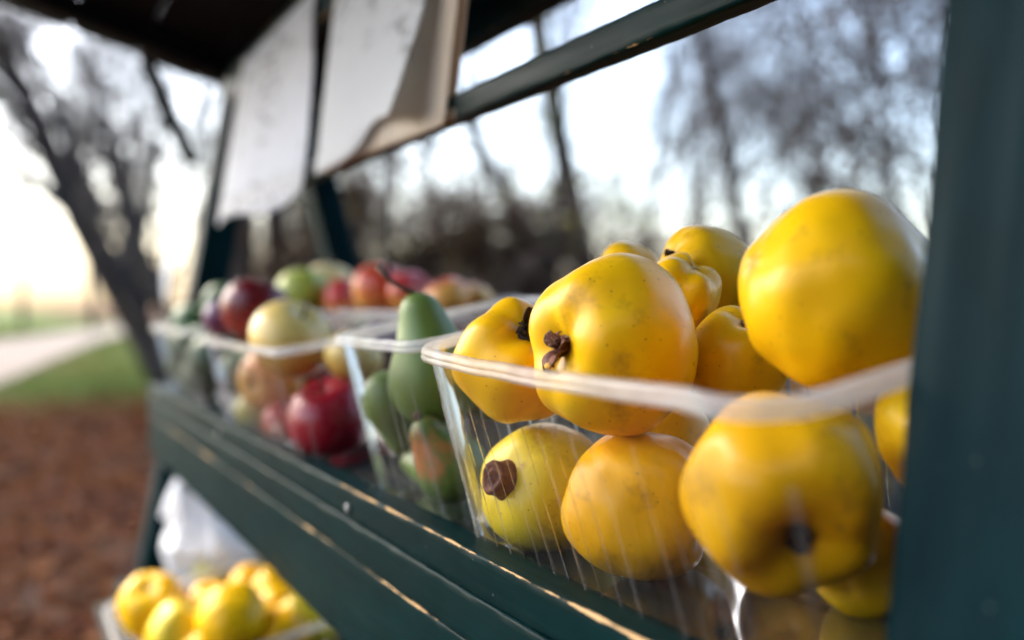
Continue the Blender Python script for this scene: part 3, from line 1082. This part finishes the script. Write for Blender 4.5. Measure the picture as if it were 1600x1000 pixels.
def calyx_mesh(seed, size, mat, flare=0.8, n=5):
    rd = random.Random(seed)
    V_, F_, MI = [], [], []

    def sepal(a, L, wd, fl, curl):
        b = len(V_)
        ca, sa = math.cos(a), math.sin(a)
        tw = rd.uniform(-0.5, 0.5)
        rows = 7
        for i in range(rows):
            t = i / (rows - 1)
            ww = wd * (0.7 + 0.5 * t) * (1 - t ** 2.2) + wd * 0.05
            rr = (0.22 + 0.25 * t + fl * 0.75 * t ** 1.6) * L
            zz = (0.75 * math.sin(t * 1.9) - curl * t ** 3) * L
            for k in range(4):
                sg = k / 1.5 - 1
                cup = 0.28 * wd * (sg * sg) + 0.10 * wd * rd.uniform(-1, 1)
                lx = sg * ww
                ly = rr - cup * 0.6
                lz = zz + cup + lx * tw * t
                V_.append(Vector((ca * ly - sa * lx, sa * ly + ca * lx, lz)))
        m_ = rows * 4
        for i in range(m_):      # second skin for thickness
            v = V_[b + i]
            V_.append(v + Vector((ca, sa, 0.3)) * (0.05 * L))
        for i in range(rows - 1):
            for k in range(3):
                q = b + i * 4 + k
                F_.append((q, q + 1, q + 5, q + 4))
                F_.append((q + m_, q + m_ + 4, q + m_ + 5, q + m_ + 1))
            for k in (0, 3):
                q = b + i * 4 + k
                F_.append((q, q + 4, q + 4 + m_, q + m_) if k == 0 else (q, q + m_, q + 4 + m_, q + 4))
        for k in range(3):
            q = b + (rows - 1) * 4 + k
            F_.append((q, q + 1, q + 1 + m_, q + m_))

    for k in range(n):
        sepal(2 * math.pi * k / n + rd.uniform(-0.35, 0.35), size * rd.uniform(0.6, 1.25), size * rd.uniform(0.22, 0.36), flare * rd.uniform(0.2, 1.25), rd.uniform(-0.1, 0.75))
    MI += [0] * len(F_)
    tb = Tubes()
    for k in range(16):
        a = rd.uniform(0, 6.28)
        rr = rd.uniform(0, 0.32) * size
        b0 = Vector((math.cos(a) * rr, math.sin(a) * rr, 0))
        tb.tube([b0, b0 * 1.2 + Vector((0, 0, size * 0.3)), b0 * 1.7 + Vector((rd.gauss(0, 0.12) * size, rd.gauss(0, 0.12) * size, size * rd.uniform(0.4, 0.75)))], [size * 0.035, size * 0.026, size * 0.034], 4)
    b = len(V_)
    V_ += tb.v
    F_ += [tuple(i + b for i in f_) for f_ in tb.f]
    MI += [1] * len(tb.f)
    # cup floor
    tb = Tubes()
    tb.tube([Vector((0, 0, -size * 0.5)), Vector((0, 0, -size * 0.02)), Vector((0, 0, size * 0.10))], [size * 0.55, size * 0.5, size * 0.2], 14)
    b = len(V_)
    V_ += tb.v
    F_ += [tuple(i + b for i in f_) for f_ in tb.f]
    MI += [0] * len(tb.f)
    me = me_from('calyx', V_, F_, mat, True)
    me.materials.append(M_STAMEN if mat is M_CALYX else M_CALYX_DARK)
    me.polygons.foreach_set('material_index', MI)
    return me


def quince(label, pos, r, mat, direc, seed, calyx=None, stem=None, group=None, scale=(1, 1, 1), **kw):
    me, zc_, zs = quince_mesh('quince', seed, r, mat, **kw)
    o = link('quince', me, None, pos, facing(*direc))
    o.scale = scale
    tag(o, label, 'quince', group)
    if calyx:
        size, m_, fl = calyx
        link('calyx', calyx_mesh(seed + 3, size, m_, fl), o, (0, 0, zc_ + size * 0.12))
    if stem == 'scar':
        s_ = r * 0.085
        prof = [(0.001, -0.004), (s_ * 1.5, -0.003), (s_ * 1.6, 0.0012), (s_ * 1.2, 0.002), (s_, 0.0008), (s_ * 0.5, 0.001), (0.0003, 0.0014)]
        link('stem_scar', lathe('stem_scar', prof, M_STEM, 14), o, (0, 0, zc_ + 0.0005))
    elif stem == 'knob':
        prof = [(0.001, -0.006), (0.0100, -0.006), (0.0096, -0.001), (0.0083, 0.002), (0.0078, 0.0055), (0.0080, 0.0082), (0.0072, 0.0096), (0.0058, 0.0098), (0.0050, 0.0086), (0.0032, 0.0086), (0.0022, 0.0102), (0.0003, 0.0104)]

        def wp(p, a):
            return Vector((p.x * (1.03 + 0.05 * math.cos(2 * a) + 0.04 * noise.noise(p * 500)), p.y * (0.96 + 0.03 * math.sin(3 * a) + 0.04 * noise.noise(p * 500)), p.z + 0.0008 * math.sin(2 * a + 1) + 0.0005 * noise.noise(p * 700)))
        link('woody_stub', lathe('woody_stub', prof, M_CALYX, 26, wp), o, (0, 0, zc_))
    return o


quince('large golden quince with a brown calyx star facing left, over the punnet rim', (-0.3696, 0.2413, 0.9331), 0.0372, Q_MATS[0], (-0.84, 0.02, 0.56), 4,
       calyx=(0.0125, M_CALYX, 0.9), lobes=0.05, dip=0.30, dipw=0.36, elong=0.98, scale=(1.06, 1.0, 1.0))
quince('small quince with a dark calyx in the left corner of the front punnet', (-0.4429, 0.2305, 0.9218), 0.0305, Q_MATS[0], (0.20, 0.62, 0.62), 9,
       calyx=(0.0115, M_CALYX_DARK, 0.9), lobes=0.07, dip=0.32, dipw=0.45)
quince('pale lemon-green quince with a woody brown stub at bottom left', (-0.4450, 0.2490, 0.8570), 0.0330, Q_MATS[2], (-0.72, 0.26, 0.66), 14,
       stem='knob', lobes=0.02, dip=0.06, dipw=0.3, elong=0.98, lump=0.03)
quince('golden quince low in the middle of the front punnet', (-0.3687, 0.2540, 0.8620), 0.0342, Q_MATS[1], (0.75, -0.1, 0.35), 21,
       calyx=(0.007, M_CALYX_DARK, 0.4), lobes=0.03, dip=0.2, lump=0.05)
quince('biggest deep-yellow quince low right with its dark hollow facing the viewer', (-0.2690, 0.2462, 0.8840), 0.0350, Q_MATS[1], (0.02, -0.48, 0.86), 26,
       calyx=(0.0095, M_CALYX_DARK, 0.4), lobes=0.05, dip=0.50, dipw=0.46, scale=(1.04, 1, 1))
quince('shaded quince squeezed at the bottom right beside the post', (-0.2760, 0.2930, 0.8535), 0.0210, Q_MATS[3], (0.5, 0.3, -0.6), 33, lobes=0.02, dip=0.1)
quince('large smooth quince on top at the right, touching the post', (-0.2851, 0.2876, 0.9545), 0.0376, Q_MATS[0], (0.9, -0.35, -0.1), 37, lobes=0.03, dip=0.22, lump=0.06, stem_dip=0.0)
quince('small furrowed quince peeking out behind the large calyx quince', (-0.3942, 0.2938, 0.9562), 0.0195, Q_MATS[0], (0.35, 0.75, 0.35), 42, lobes=0.13, dip=0.22, dipw=0.5, nlob=4)
quince('quince at the back with a dark spot on its left shoulder', (-0.4141, 0.3271, 0.9680), 0.0240, Q_MATS[3], (-0.85, 0.38, 0.3), 47, calyx=(0.0045, M_CALYX_DARK, 0.5), lobes=0.03, dip=0.14, elong=1.12)
quince('little quince whose top just shows behind the large calyx quince', (-0.4780, 0.3200, 0.9690), 0.0180, Q_MATS[3], (-0.3, 0.5, -0.6), 52, lobes=0.05, dip=0.15)
quince('darker quince with a pale stem scar in the middle gap of the punnet', (-0.3618, 0.3023, 0.9249), 0.0236, Q_MATS[3], (0.15, 0.80, 0.45), 58, stem='scar', lobes=0.04, dip=0.18, dipw=0.3)
for i, (p, r_) in enumerate((((-0.425, 0.305, 0.880), 0.026), ((-0.345, 0.312, 0.876), 0.027), ((-0.435, 0.295, 0.925), 0.018), ((-0.244, 0.304, 0.866), 0.0195))):
    quince('quince buried at the back of the front punnet', p, r_, Q_MATS[1], (0.3, 0.3, -0.8), 70 + i, lobes=0.03, dip=0.1, group='quinces buried in the front punnet')


quince('shaded quince packed behind the biggest one, close to the post', (-0.2530, 0.3120, 0.9040), 0.0265, Q_MATS[3], (0.4, -0.5, -0.4), 83, lobes=0.03, dip=0.12, lump=0.05)


# pears
def pear_mesh(name, seed, r, L, mat, bend=0.0):
    off = seed * 3.7
    prof = []
    n = 30
    for i in range(n + 1):
        t = i / n
        # t 0 = calyx end, 1 = stem end
        if t < 0.36:
            body = math.sqrt(max(0.0, 1 - ((t - 0.36) / 0.36) ** 2))
        else:
            q_ = (t - 0.36) / 0.64
            sm = q_ * q_ * (3 - 2 * q_)
            body = (1 - sm) * 1.0 + sm * 0.40
            if q_ > 0.8:
                body *= math.sqrt(max(0.0, 1 - ((q_ - 0.8) / 0.2) ** 2)) * 0.97 + 0.03
        z = t * L - 0.36 * L
        if t < 0.06:
            z += 0.03 * L * (1 - t / 0.06)
        prof.append((max(r * body, 0.0004), z))

    def wp(p, a):
        k = 1 + 0.06 * noise.noise(Vector((p.x, p.y, p.z)) * (1.0 / r) * 0.9 + Vector((off, 0, 0)))
        s = max(0.0, (p.z) / (0.64 * L))
        return Vector((p.x * k + bend * s * s, p.y * k, p.z))
    return lathe(name, prof, mat, 36, wp), 0.64 * L, bend


def pear(label, pos, r, L, mat, direc, seed, bend=0.0, stem=None):
    me, zt, bx = pear_mesh('pear', seed, r, L, mat, bend)
    o = link('pear', me, None, pos, facing(*direc))
    tag(o, label, 'pear')
    if stem:
        tb = Tubes()
        q = facing(*direc).inverted()
        base = Vector((bx, 0, zt - 0.002))
        pts = [base] + [base + q @ (RIGHT * a + UP * b + NEAR * c) for a, b, c in stem]
        tb.tube(pts, [0.0022] + [0.0016] * (len(pts) - 2) + [0.0024], 7)
        link('stem', tb.mesh('stem', M_STEM), o)
    return o


pear('upright green pear with a long dark curved stem', (-0.5748, 0.2410, 0.9050), 0.0285, 0.087, F['pear'], (-0.13, 1.0, 0.05), 2, bend=-0.004,
     stem=[(-0.008, 0.004, 0), (-0.017, 0.009, 0), (-0.024, 0.018, 0)])
pear('green pear lying low with a brown russet shoulder', (-0.5502, 0.2420, 0.8530), 0.0218, 0.058, F['pear_brown'], (-0.5, 0.75, 0.2), 5, stem=[(-0.002, 0.006, 0)])
pear('grey-green pear against the left wall of the pear punnet', (-0.6150, 0.2270, 0.8890), 0.0180, 0.060, F['pear'], (0.2, -0.9, -0.2), 8)
pear('green pear at the back of the pear punnet', (-0.5812, 0.2840, 0.8990), 0.0207, 0.066, F['pear'], (0.3, 0.5, -0.7), 12)
pear('green pear underneath at the left of the pear punnet', (-0.6060, 0.2620, 0.8420), 0.0185, 0.056, F['pear'], (-0.8, 0.1, -0.5), 15)


# apples and plums
def apple_mesh(name, seed, r, mat, flat=0.9):
    off = Vector((seed * 1.3, seed * 0.7, 0))
    prof = []
    n = 32
    for i in range(n + 1):
        th = math.pi * i / n
        s = 1 - 0.30 * math.exp(-(th / 0.34) ** 2) - 0.22 * math.exp(-((math.pi - th) / 0.28) ** 2)
        wd = 1 + 0.05 * math.cos(th)
        prof.append((max(r * s * math.sin(th) * wd, 0.0003), -r * s * math.cos(th) * -flat))
    prof.reverse()

    def wp(p, a):
        k = 1 + 0.07 * noise.noise(p * (0.8 / r) + off)
        return Vector((p.x * k * (1 + 0.015 * math.cos(5 * a) * (1 if p.z < 0 else 0.3)), p.y * k, p.z * k))
    return lathe(name, prof, mat, 36, wp), r * 0.70 * flat, -r * 0.78 * flat


def apple(label, pos, r, mat, direc, seed, name='apple', cat='apple', stem=True, calyx=True, group=None):
    me, zt, zb = apple_mesh(name, seed, r, mat, 0.9 if name == 'apple' else 1.08)
    o = link(name, me, None, pos, facing(*direc))
    tag(o, label, cat, group)
    if stem and name == 'apple':
        tb = Tubes()
        rd = random.Random(seed)
        tb.tube([Vector((0, 0, zt - 0.002)), Vector((0.001, 0, zt + r * 0.25)), Vector((rd.gauss(0, 0.003), rd.gauss(0, 0.003), zt + r * 0.5))], [0.0014, 0.0012, 0.0018], 6)
        link('stem', tb.mesh('stem', M_STEM), o)
    if calyx and name == 'apple':
        c = link('calyx', calyx_mesh(seed, r * 0.16, M_CALYX_DARK, 0.4), o, (0, 0, zb + 0.001))
        c.rotation_euler = (math.pi, 0, 0)
    return o


apple('glossy dark red apple on top at the left of the apple punnet', (-0.9868, 0.2239, 0.9456), 0.0350, F['dark_red'], (0.2, 0.8, -0.3), 1)
apple('small purple plum left of the dark red apple', (-1.0560, 0.2051, 0.9386), 0.0200, F['purple'], (0, 1, 0.2), 2, name='plum', cat='plum')
apple('pale yellow apple leaning on the punnet rim', (-0.8620, 0.2261, 0.9215), 0.0362, F['yellow'], (0.45, 0.75, 0.3), 3)
apple('orange-yellow apple with its dark calyx towards the viewer', (-0.9491, 0.2286, 0.8815), 0.0318, F['orange'], (0.4, 0.15, -0.85), 4)
apple('shiny crimson apple at the bottom right of the apple punnet', (-0.7847, 0.2377, 0.8603), 0.0348, F['crimson'], (-0.15, 0.75, 0.3), 5)
apple('small pale green apple at the bottom left', (-1.0057, 0.2297, 0.8469), 0.0227, F['pale_green'], (0, 1, 0.3), 6)
apple('small pink apple beside the crimson one', (-0.9059, 0.2312, 0.8443), 0.0205, F['pink'], (0.2, 1, 0.3), 7)
apple('yellow apple pressed against the pear punnet', (-0.8083, 0.2649, 0.9079), 0.0245, F['yellow'], (0.3, 0.9, 0.3), 8)
apple('dark red apple in the depth of the apple punnet', (-0.9783, 0.2793, 0.8794), 0.0290, F['dark_red'], (0.2, 1, 0.3), 9)
apple('dark plum behind the yellow apple', (-0.8489, 0.3071, 0.9120), 0.0240, F['purple'], (0.2, 1, 0.3), 10, name='plum', cat='plum')
apple('dark crimson apple under the yellow apples', (-0.8600, 0.2800, 0.8600), 0.0290, F['crimson'], (0.2, 1, 0.3), 11)
apple('green apple with a pink blush in the back row', (-1.2965, 0.3573, 0.9683), 0.0372, F['green_pink'], (-0.1, 0.9, -0.3), 12)
apple('yellow apple right of the green blushed apple', (-1.3429, 0.4063, 0.9805), 0.0345, F['yellow'], (0.2, 0.9, 0.2), 13)
apple('small scarlet apple between the yellow and the orange-red apple', (-1.2491, 0.3989, 0.9582), 0.0295, F['scarlet'], (0.5, 0.4, 0.6), 14)
apple('orange-red apple on top behind the pear stem', (-1.1257, 0.4040, 0.9690), 0.0360, F['orange_red'], (0.3, 0.8, -0.3), 15)
apple('dark red apple right of the orange-red apple', (-1.0675, 0.4168, 0.9661), 0.0264, F['scarlet'], (0.5, 0.5, 0.5), 16)
apple('orange apple at the right end of the back row', (-0.9579, 0.4171, 0.9600), 0.0240, F['orange_red'], (-0.3, 0.8, 0.3), 17)
apple('small russet apple at the far right of the back row', (-0.9834, 0.4600, 0.9583), 0.0205, F['orange'], (0.3, 0.8, 0.2), 18)
for i, x in enumerate((-1.33, -1.265, -1.20, -1.135, -1.07, -1.005, -0.945)):
    apple('dark red apple in the lower layer of the back row', SF(x, 0.235 + 0.012 * (-1) ** i, 0.032), 0.0285, F['crimson'] if i % 2 else F['dark_red'], (0.2, 1, 0.1 * i), 30 + i, group='lower apples of the back row')
for i, (p, r_) in enumerate((((-1.4151, 0.2328, 0.8938), 0.0314), ((-1.4616, 0.2397, 0.9274), 0.0272), ((-1.2844, 0.2356, 0.8857), 0.0289), ((-1.3679, 0.2403, 0.8572), 0.0288),
                             ((-1.4428, 0.2798, 0.9550), 0.0274), ((-1.4675, 0.2355, 0.8656), 0.0266), ((-1.24, 0.262, 0.868), 0.028), ((-1.34, 0.275, 0.905), 0.030))):
    apple(['dark green fruit in the middle of the leftmost punnet', 'dark green fruit at the top left of the leftmost punnet', 'dark green fruit at the right of the leftmost punnet',
           'dark green fruit at the bottom of the leftmost punnet', 'green fruit standing highest in the leftmost punnet', 'dark green fruit in the lower left corner of the leftmost punnet',
           'dark green fruit in the lower right corner of the leftmost punnet', 'dark green fruit at the back of the leftmost punnet'][i],
          p, r_, F['deep_green'], (0.3 * math.sin(i), 0.9, 0.3 * math.cos(i)), 50 + i, name='green_fruit', cat='fruit')

# lower shelf: quinces and a plastic bag
lowq = [('yellow quince at the left end of the lower punnet', (-1.1923, 0.1522, 0.6101), 0.0370, 0),
        ('yellow quince cut by the picture edge, near the left post foot', (-1.1366, 0.1730, 0.5913), 0.0350, 2),
        ('yellow quince in the middle of the lower punnet', (-1.0894, 0.2212, 0.6144), 0.0370, 0),
        ('half hidden quince between the left and middle fruit of the lower punnet', (-1.1936, 0.2153, 0.5996), 0.0283, 1),
        ('golden quince at the top right of the lower punnet, by the shelf board', (-1.1956, 0.2988, 0.6045), 0.0355, 0),
        ('greenish-yellow quince at the right of the lower punnet', (-1.1021, 0.3058, 0.5959), 0.0331, 2)]
for i, (lab, p, r_, mi) in enumerate(lowq):
    quince(lab, p, r_, Q_MATS[mi], (0.4 * math.sin(i * 2.1), 0.7, 0.5 * math.cos(i * 1.7)), 90 + i, lobes=0.04, dip=0.16, calyx=(0.005, M_CALYX_DARK, 0.5))
for i, (x, p_) in enumerate(((-1.30, 0.07), (-1.24, 0.12), (-1.10, 0.09), (-1.08, 0.17), (-1.17, 0.19), (-1.28, 0.18), (-1.17, 0.06))):
    quince('quince in the bottom layer of the lower punnet', SF(x, p_, 0.033, LO), 0.030, Q_MATS[i % 2], (0.5, 0.2 * i - 0.5, 0.6), 110 + i, lobes=0.03, dip=0.12, group='bottom quinces of the lower punnet')
for i, (p, r_, lab) in enumerate((((-1.40, 0.255, 0.590), 0.026, 'pale green apple in front of the white bag'), ((-1.385, 0.345, 0.605), 0.026, 'pale green apple right of the white bag, by the shelf board'))):
    apple(lab, p, r_, F['pale_green'], (0.2, 0.9, 0.2), 130 + i)


def bag():
    bm = bmesh.new()
    bmesh.ops.create_icosphere(bm, subdivisions=6, radius=1.0)
    for v in bm.verts:
        u = v.co.copy()
        a = math.atan2(u.y, u.x)
        z = u.z
        r_ = 1 + 0.16 * noise.noise(u * 1.6 + Vector((4, 1, 7)))
        # creases that run up to the knotted neck
        cr = abs(noise.noise(Vector((math.cos(a) * 2.6, math.sin(a) * 2.6, z * 0.8)))) * 0.30
        r_ -= cr * (0.5 + 0.5 * z)
        r_ -= 0.06 * abs(noise.noise(u * 6.0))
        taper = 1.0 if z < 0 else (1 - 0.62 * z ** 1.3)
        co = Vector((u.x * r_ * taper * 0.085, u.y * r_ * taper * 0.070, z * r_ * 0.074))
        if z > 0.2:
            co.y -= 0.035 * (z - 0.2)
            co.z += 0.045 * (z - 0.2) ** 1.5
        if co.z < -0.062:
            co.z = -0.062 + (co.z + 0.062) * 0.1
        v.co = co
    me = bpy.data.meshes.new('bag_body')
    bm.to_mesh(me)
    bm.free()
    me.materials.append(M_BAG)
    me.polygons.foreach_set('use_smooth', [True] * len(me.polygons))
    root = link('plastic_bag', me, None, (-1.458, 0.262, 0.618))
    tag(root, 'crumpled white plastic bag behind the lower punnet', 'bag')
    # two handle ends flopping from the neck
    for k, (sx, dx) in enumerate(((1, (0.02, -0.045, 0.012)), (-1, (-0.035, 0.03, 0.004)))):
        V_, F_ = [], []
        for i in range(9):
            t = i / 8
            c = Vector((0, -0.018, 0.078)) + Vector(dx) * t + Vector((0, 0, 0.02 * math.sin(math.pi * t) - 0.05 * t * t))
            for j in range(5):
                sx_ = (j - 2) / 2
                V_.append(c + Vector((sx_ * 0.013 * (1 - 0.3 * t), 0.004 * sx_, 0.004 * math.cos(sx_ * 5 + t * 4))))
        for i in range(8):
            for j in range(4):
                a = i * 5 + j
                F_.append((a, a + 1, a + 6, a + 5))
        h = link('handle', me_from('handle', V_, F_, M_BAG, True), root)
        sm = h.modifiers.new('thickness', 'SOLIDIFY')
        sm.thickness = 0.0006


bag()


# ------------------------------------------------------------------ papers on the rail
def sheet(name, label, x0, x1, z0, z1, y0, mat, bottom, curl, cat='paper', right=None, seed=0, lean=0.10, left=None):
    """Hanging sheet; bottom(u) lifts its lower edge, curl(u, v) brings it forward; u runs left to right, v bottom to top."""
    nu, nv = 40, 36
    V_, F_, G_ = [], [], []
    for j in range(nv + 1):
        v = j / nv
        for i in range(nu + 1):
            u = i / nu
            zb = z0 + bottom(u)
            z = zb + (z1 - zb) * v
            xl = x0 + (left(v) if left else 0)
            xr = x1 + (right(v) if right else 0)
            x = xl + (xr - xl) * u
            y_ = y0 + lean * (z - EYE - 0.13) - curl(u, v) + 0.0012 * noise.noise(Vector((u * 3, v * 4, seed)))
            V_.append((x, y_, z))
            G_.append((u * (x1 - x0), 0, v * (z1 - z0)))
    for j in range(nv):
        for i in range(nu):
            a = j * (nu + 1) + i
            F_.append((a, a + 1, a + nu + 2, a + nu + 1))
    o = link(name, me_from(name, V_, F_, mat, True, {'grain': ('FLOAT_VECTOR', 'POINT', G_)}))
    s_ = o.modifiers.new('thickness', 'SOLIDIFY')
    s_.thickness = 0.0004
    tag(o, label, cat)
    return o


ZT = EYE + 0.345
# the pad on the right: curled top sheet, cream sheets and a tan backing
sheet('cardboard_backing', 'tan cardboard backing behind the hanging notice sheets', -0.965, -0.652, EYE + 0.132, ZT, 0.2885, M_PAPER_TAN, lambda u: 0.001, lambda u, v: 0.0, cat='cardboard', lean=0.12)
sheet('notice_sheet', 'cream sheet showing under the curled corner of the white notice', -0.963, -0.657, EYE + 0.133, ZT - 0.001, 0.2845, M_PAPER_CREAM, lambda u: 0.002 * math.sin(u * 5), lambda u, v: 0.007 * max(0, u - 0.75) * (1 - v), seed=4, lean=0.12)
sheet('notice_sheet', 'large white notice sheet with a curled lower right corner', -0.968, -0.688, EYE + 0.127, ZT - 0.002, 0.2815, M_PAPER,
      lambda u: 0.004 + 0.018 * max(0, min(1, (u - 0.25) / 0.35)) ** 2 + 0.006 * math.sin(max(0, u - 0.5) * 9) * (u > 0.5),
      lambda u, v: 0.004 + 0.020 * max(0, u - 0.45) ** 2 * (1 - v) ** 2 * 4 + 0.002 * math.sin(u * 6), seed=8, lean=0.12,
      right=lambda v: -0.010 * (1 - v) ** 1.5)
sheet('notice_sheet', 'grey-white notice sheet hanging left of the large white notice', -1.425, -1.035, EYE + 0.113, ZT - 0.002, 0.281, M_PAPER2,
      lambda u: 0.006 * math.sin(u * 7) + 0.004 * u, lambda u, v: 0.006 * (1 - v) * math.sin(u * 4 + 1) + 0.004, seed=12, lean=0.12,
      left=lambda v: 0.02 * v, right=lambda v: 0.012 * math.sin(v * 5))
# brown paper edge at the far left of the notices
sheet('cardboard_backing', 'brown cardboard strip at the left edge of the grey-white notice', -1.475, -1.405, EYE + 0.16, ZT - 0.001, 0.291, M_PAPER_TAN, lambda u: 0.0, lambda u, v: 0.002, cat='cardboard', seed=15, lean=0.12)
# a white weather sheet along the left front post
sheet('weather_sheet', 'pale plastic weather sheet hanging down the left front post', -1.640, -1.565, EYE + 0.005, EYE + 0.205, 0.2480, M_PAPER,
      lambda u: 0.012 * math.sin(u * 4), lambda u, v: 0.006 + 0.008 * math.sin(v * math.pi) * (1 - u) + 0.003 * math.sin(v * 7), cat='plastic sheet', seed=19, lean=0.16,
      left=lambda v: 0.045 * (1 - v) ** 0.8)

# cord hanging from the rail over the pears
tb = Tubes()
pts = []
for i in range(14):
    t = i / 13
    pts.append(Vector((-0.782 + 0.003 * math.sin(t * 5), 0.2885 - 0.004 * math.sin(t * 3), EYE + 0.150 - 0.122 * t)))
tb.tube(pts, [0.0016] * 13 + [0.0022], 7)
tag(link('hanging_cord', tb.mesh('hanging_cord', M_CORD)), 'thin dark cord hanging from the upper rail over the pears', 'cord')
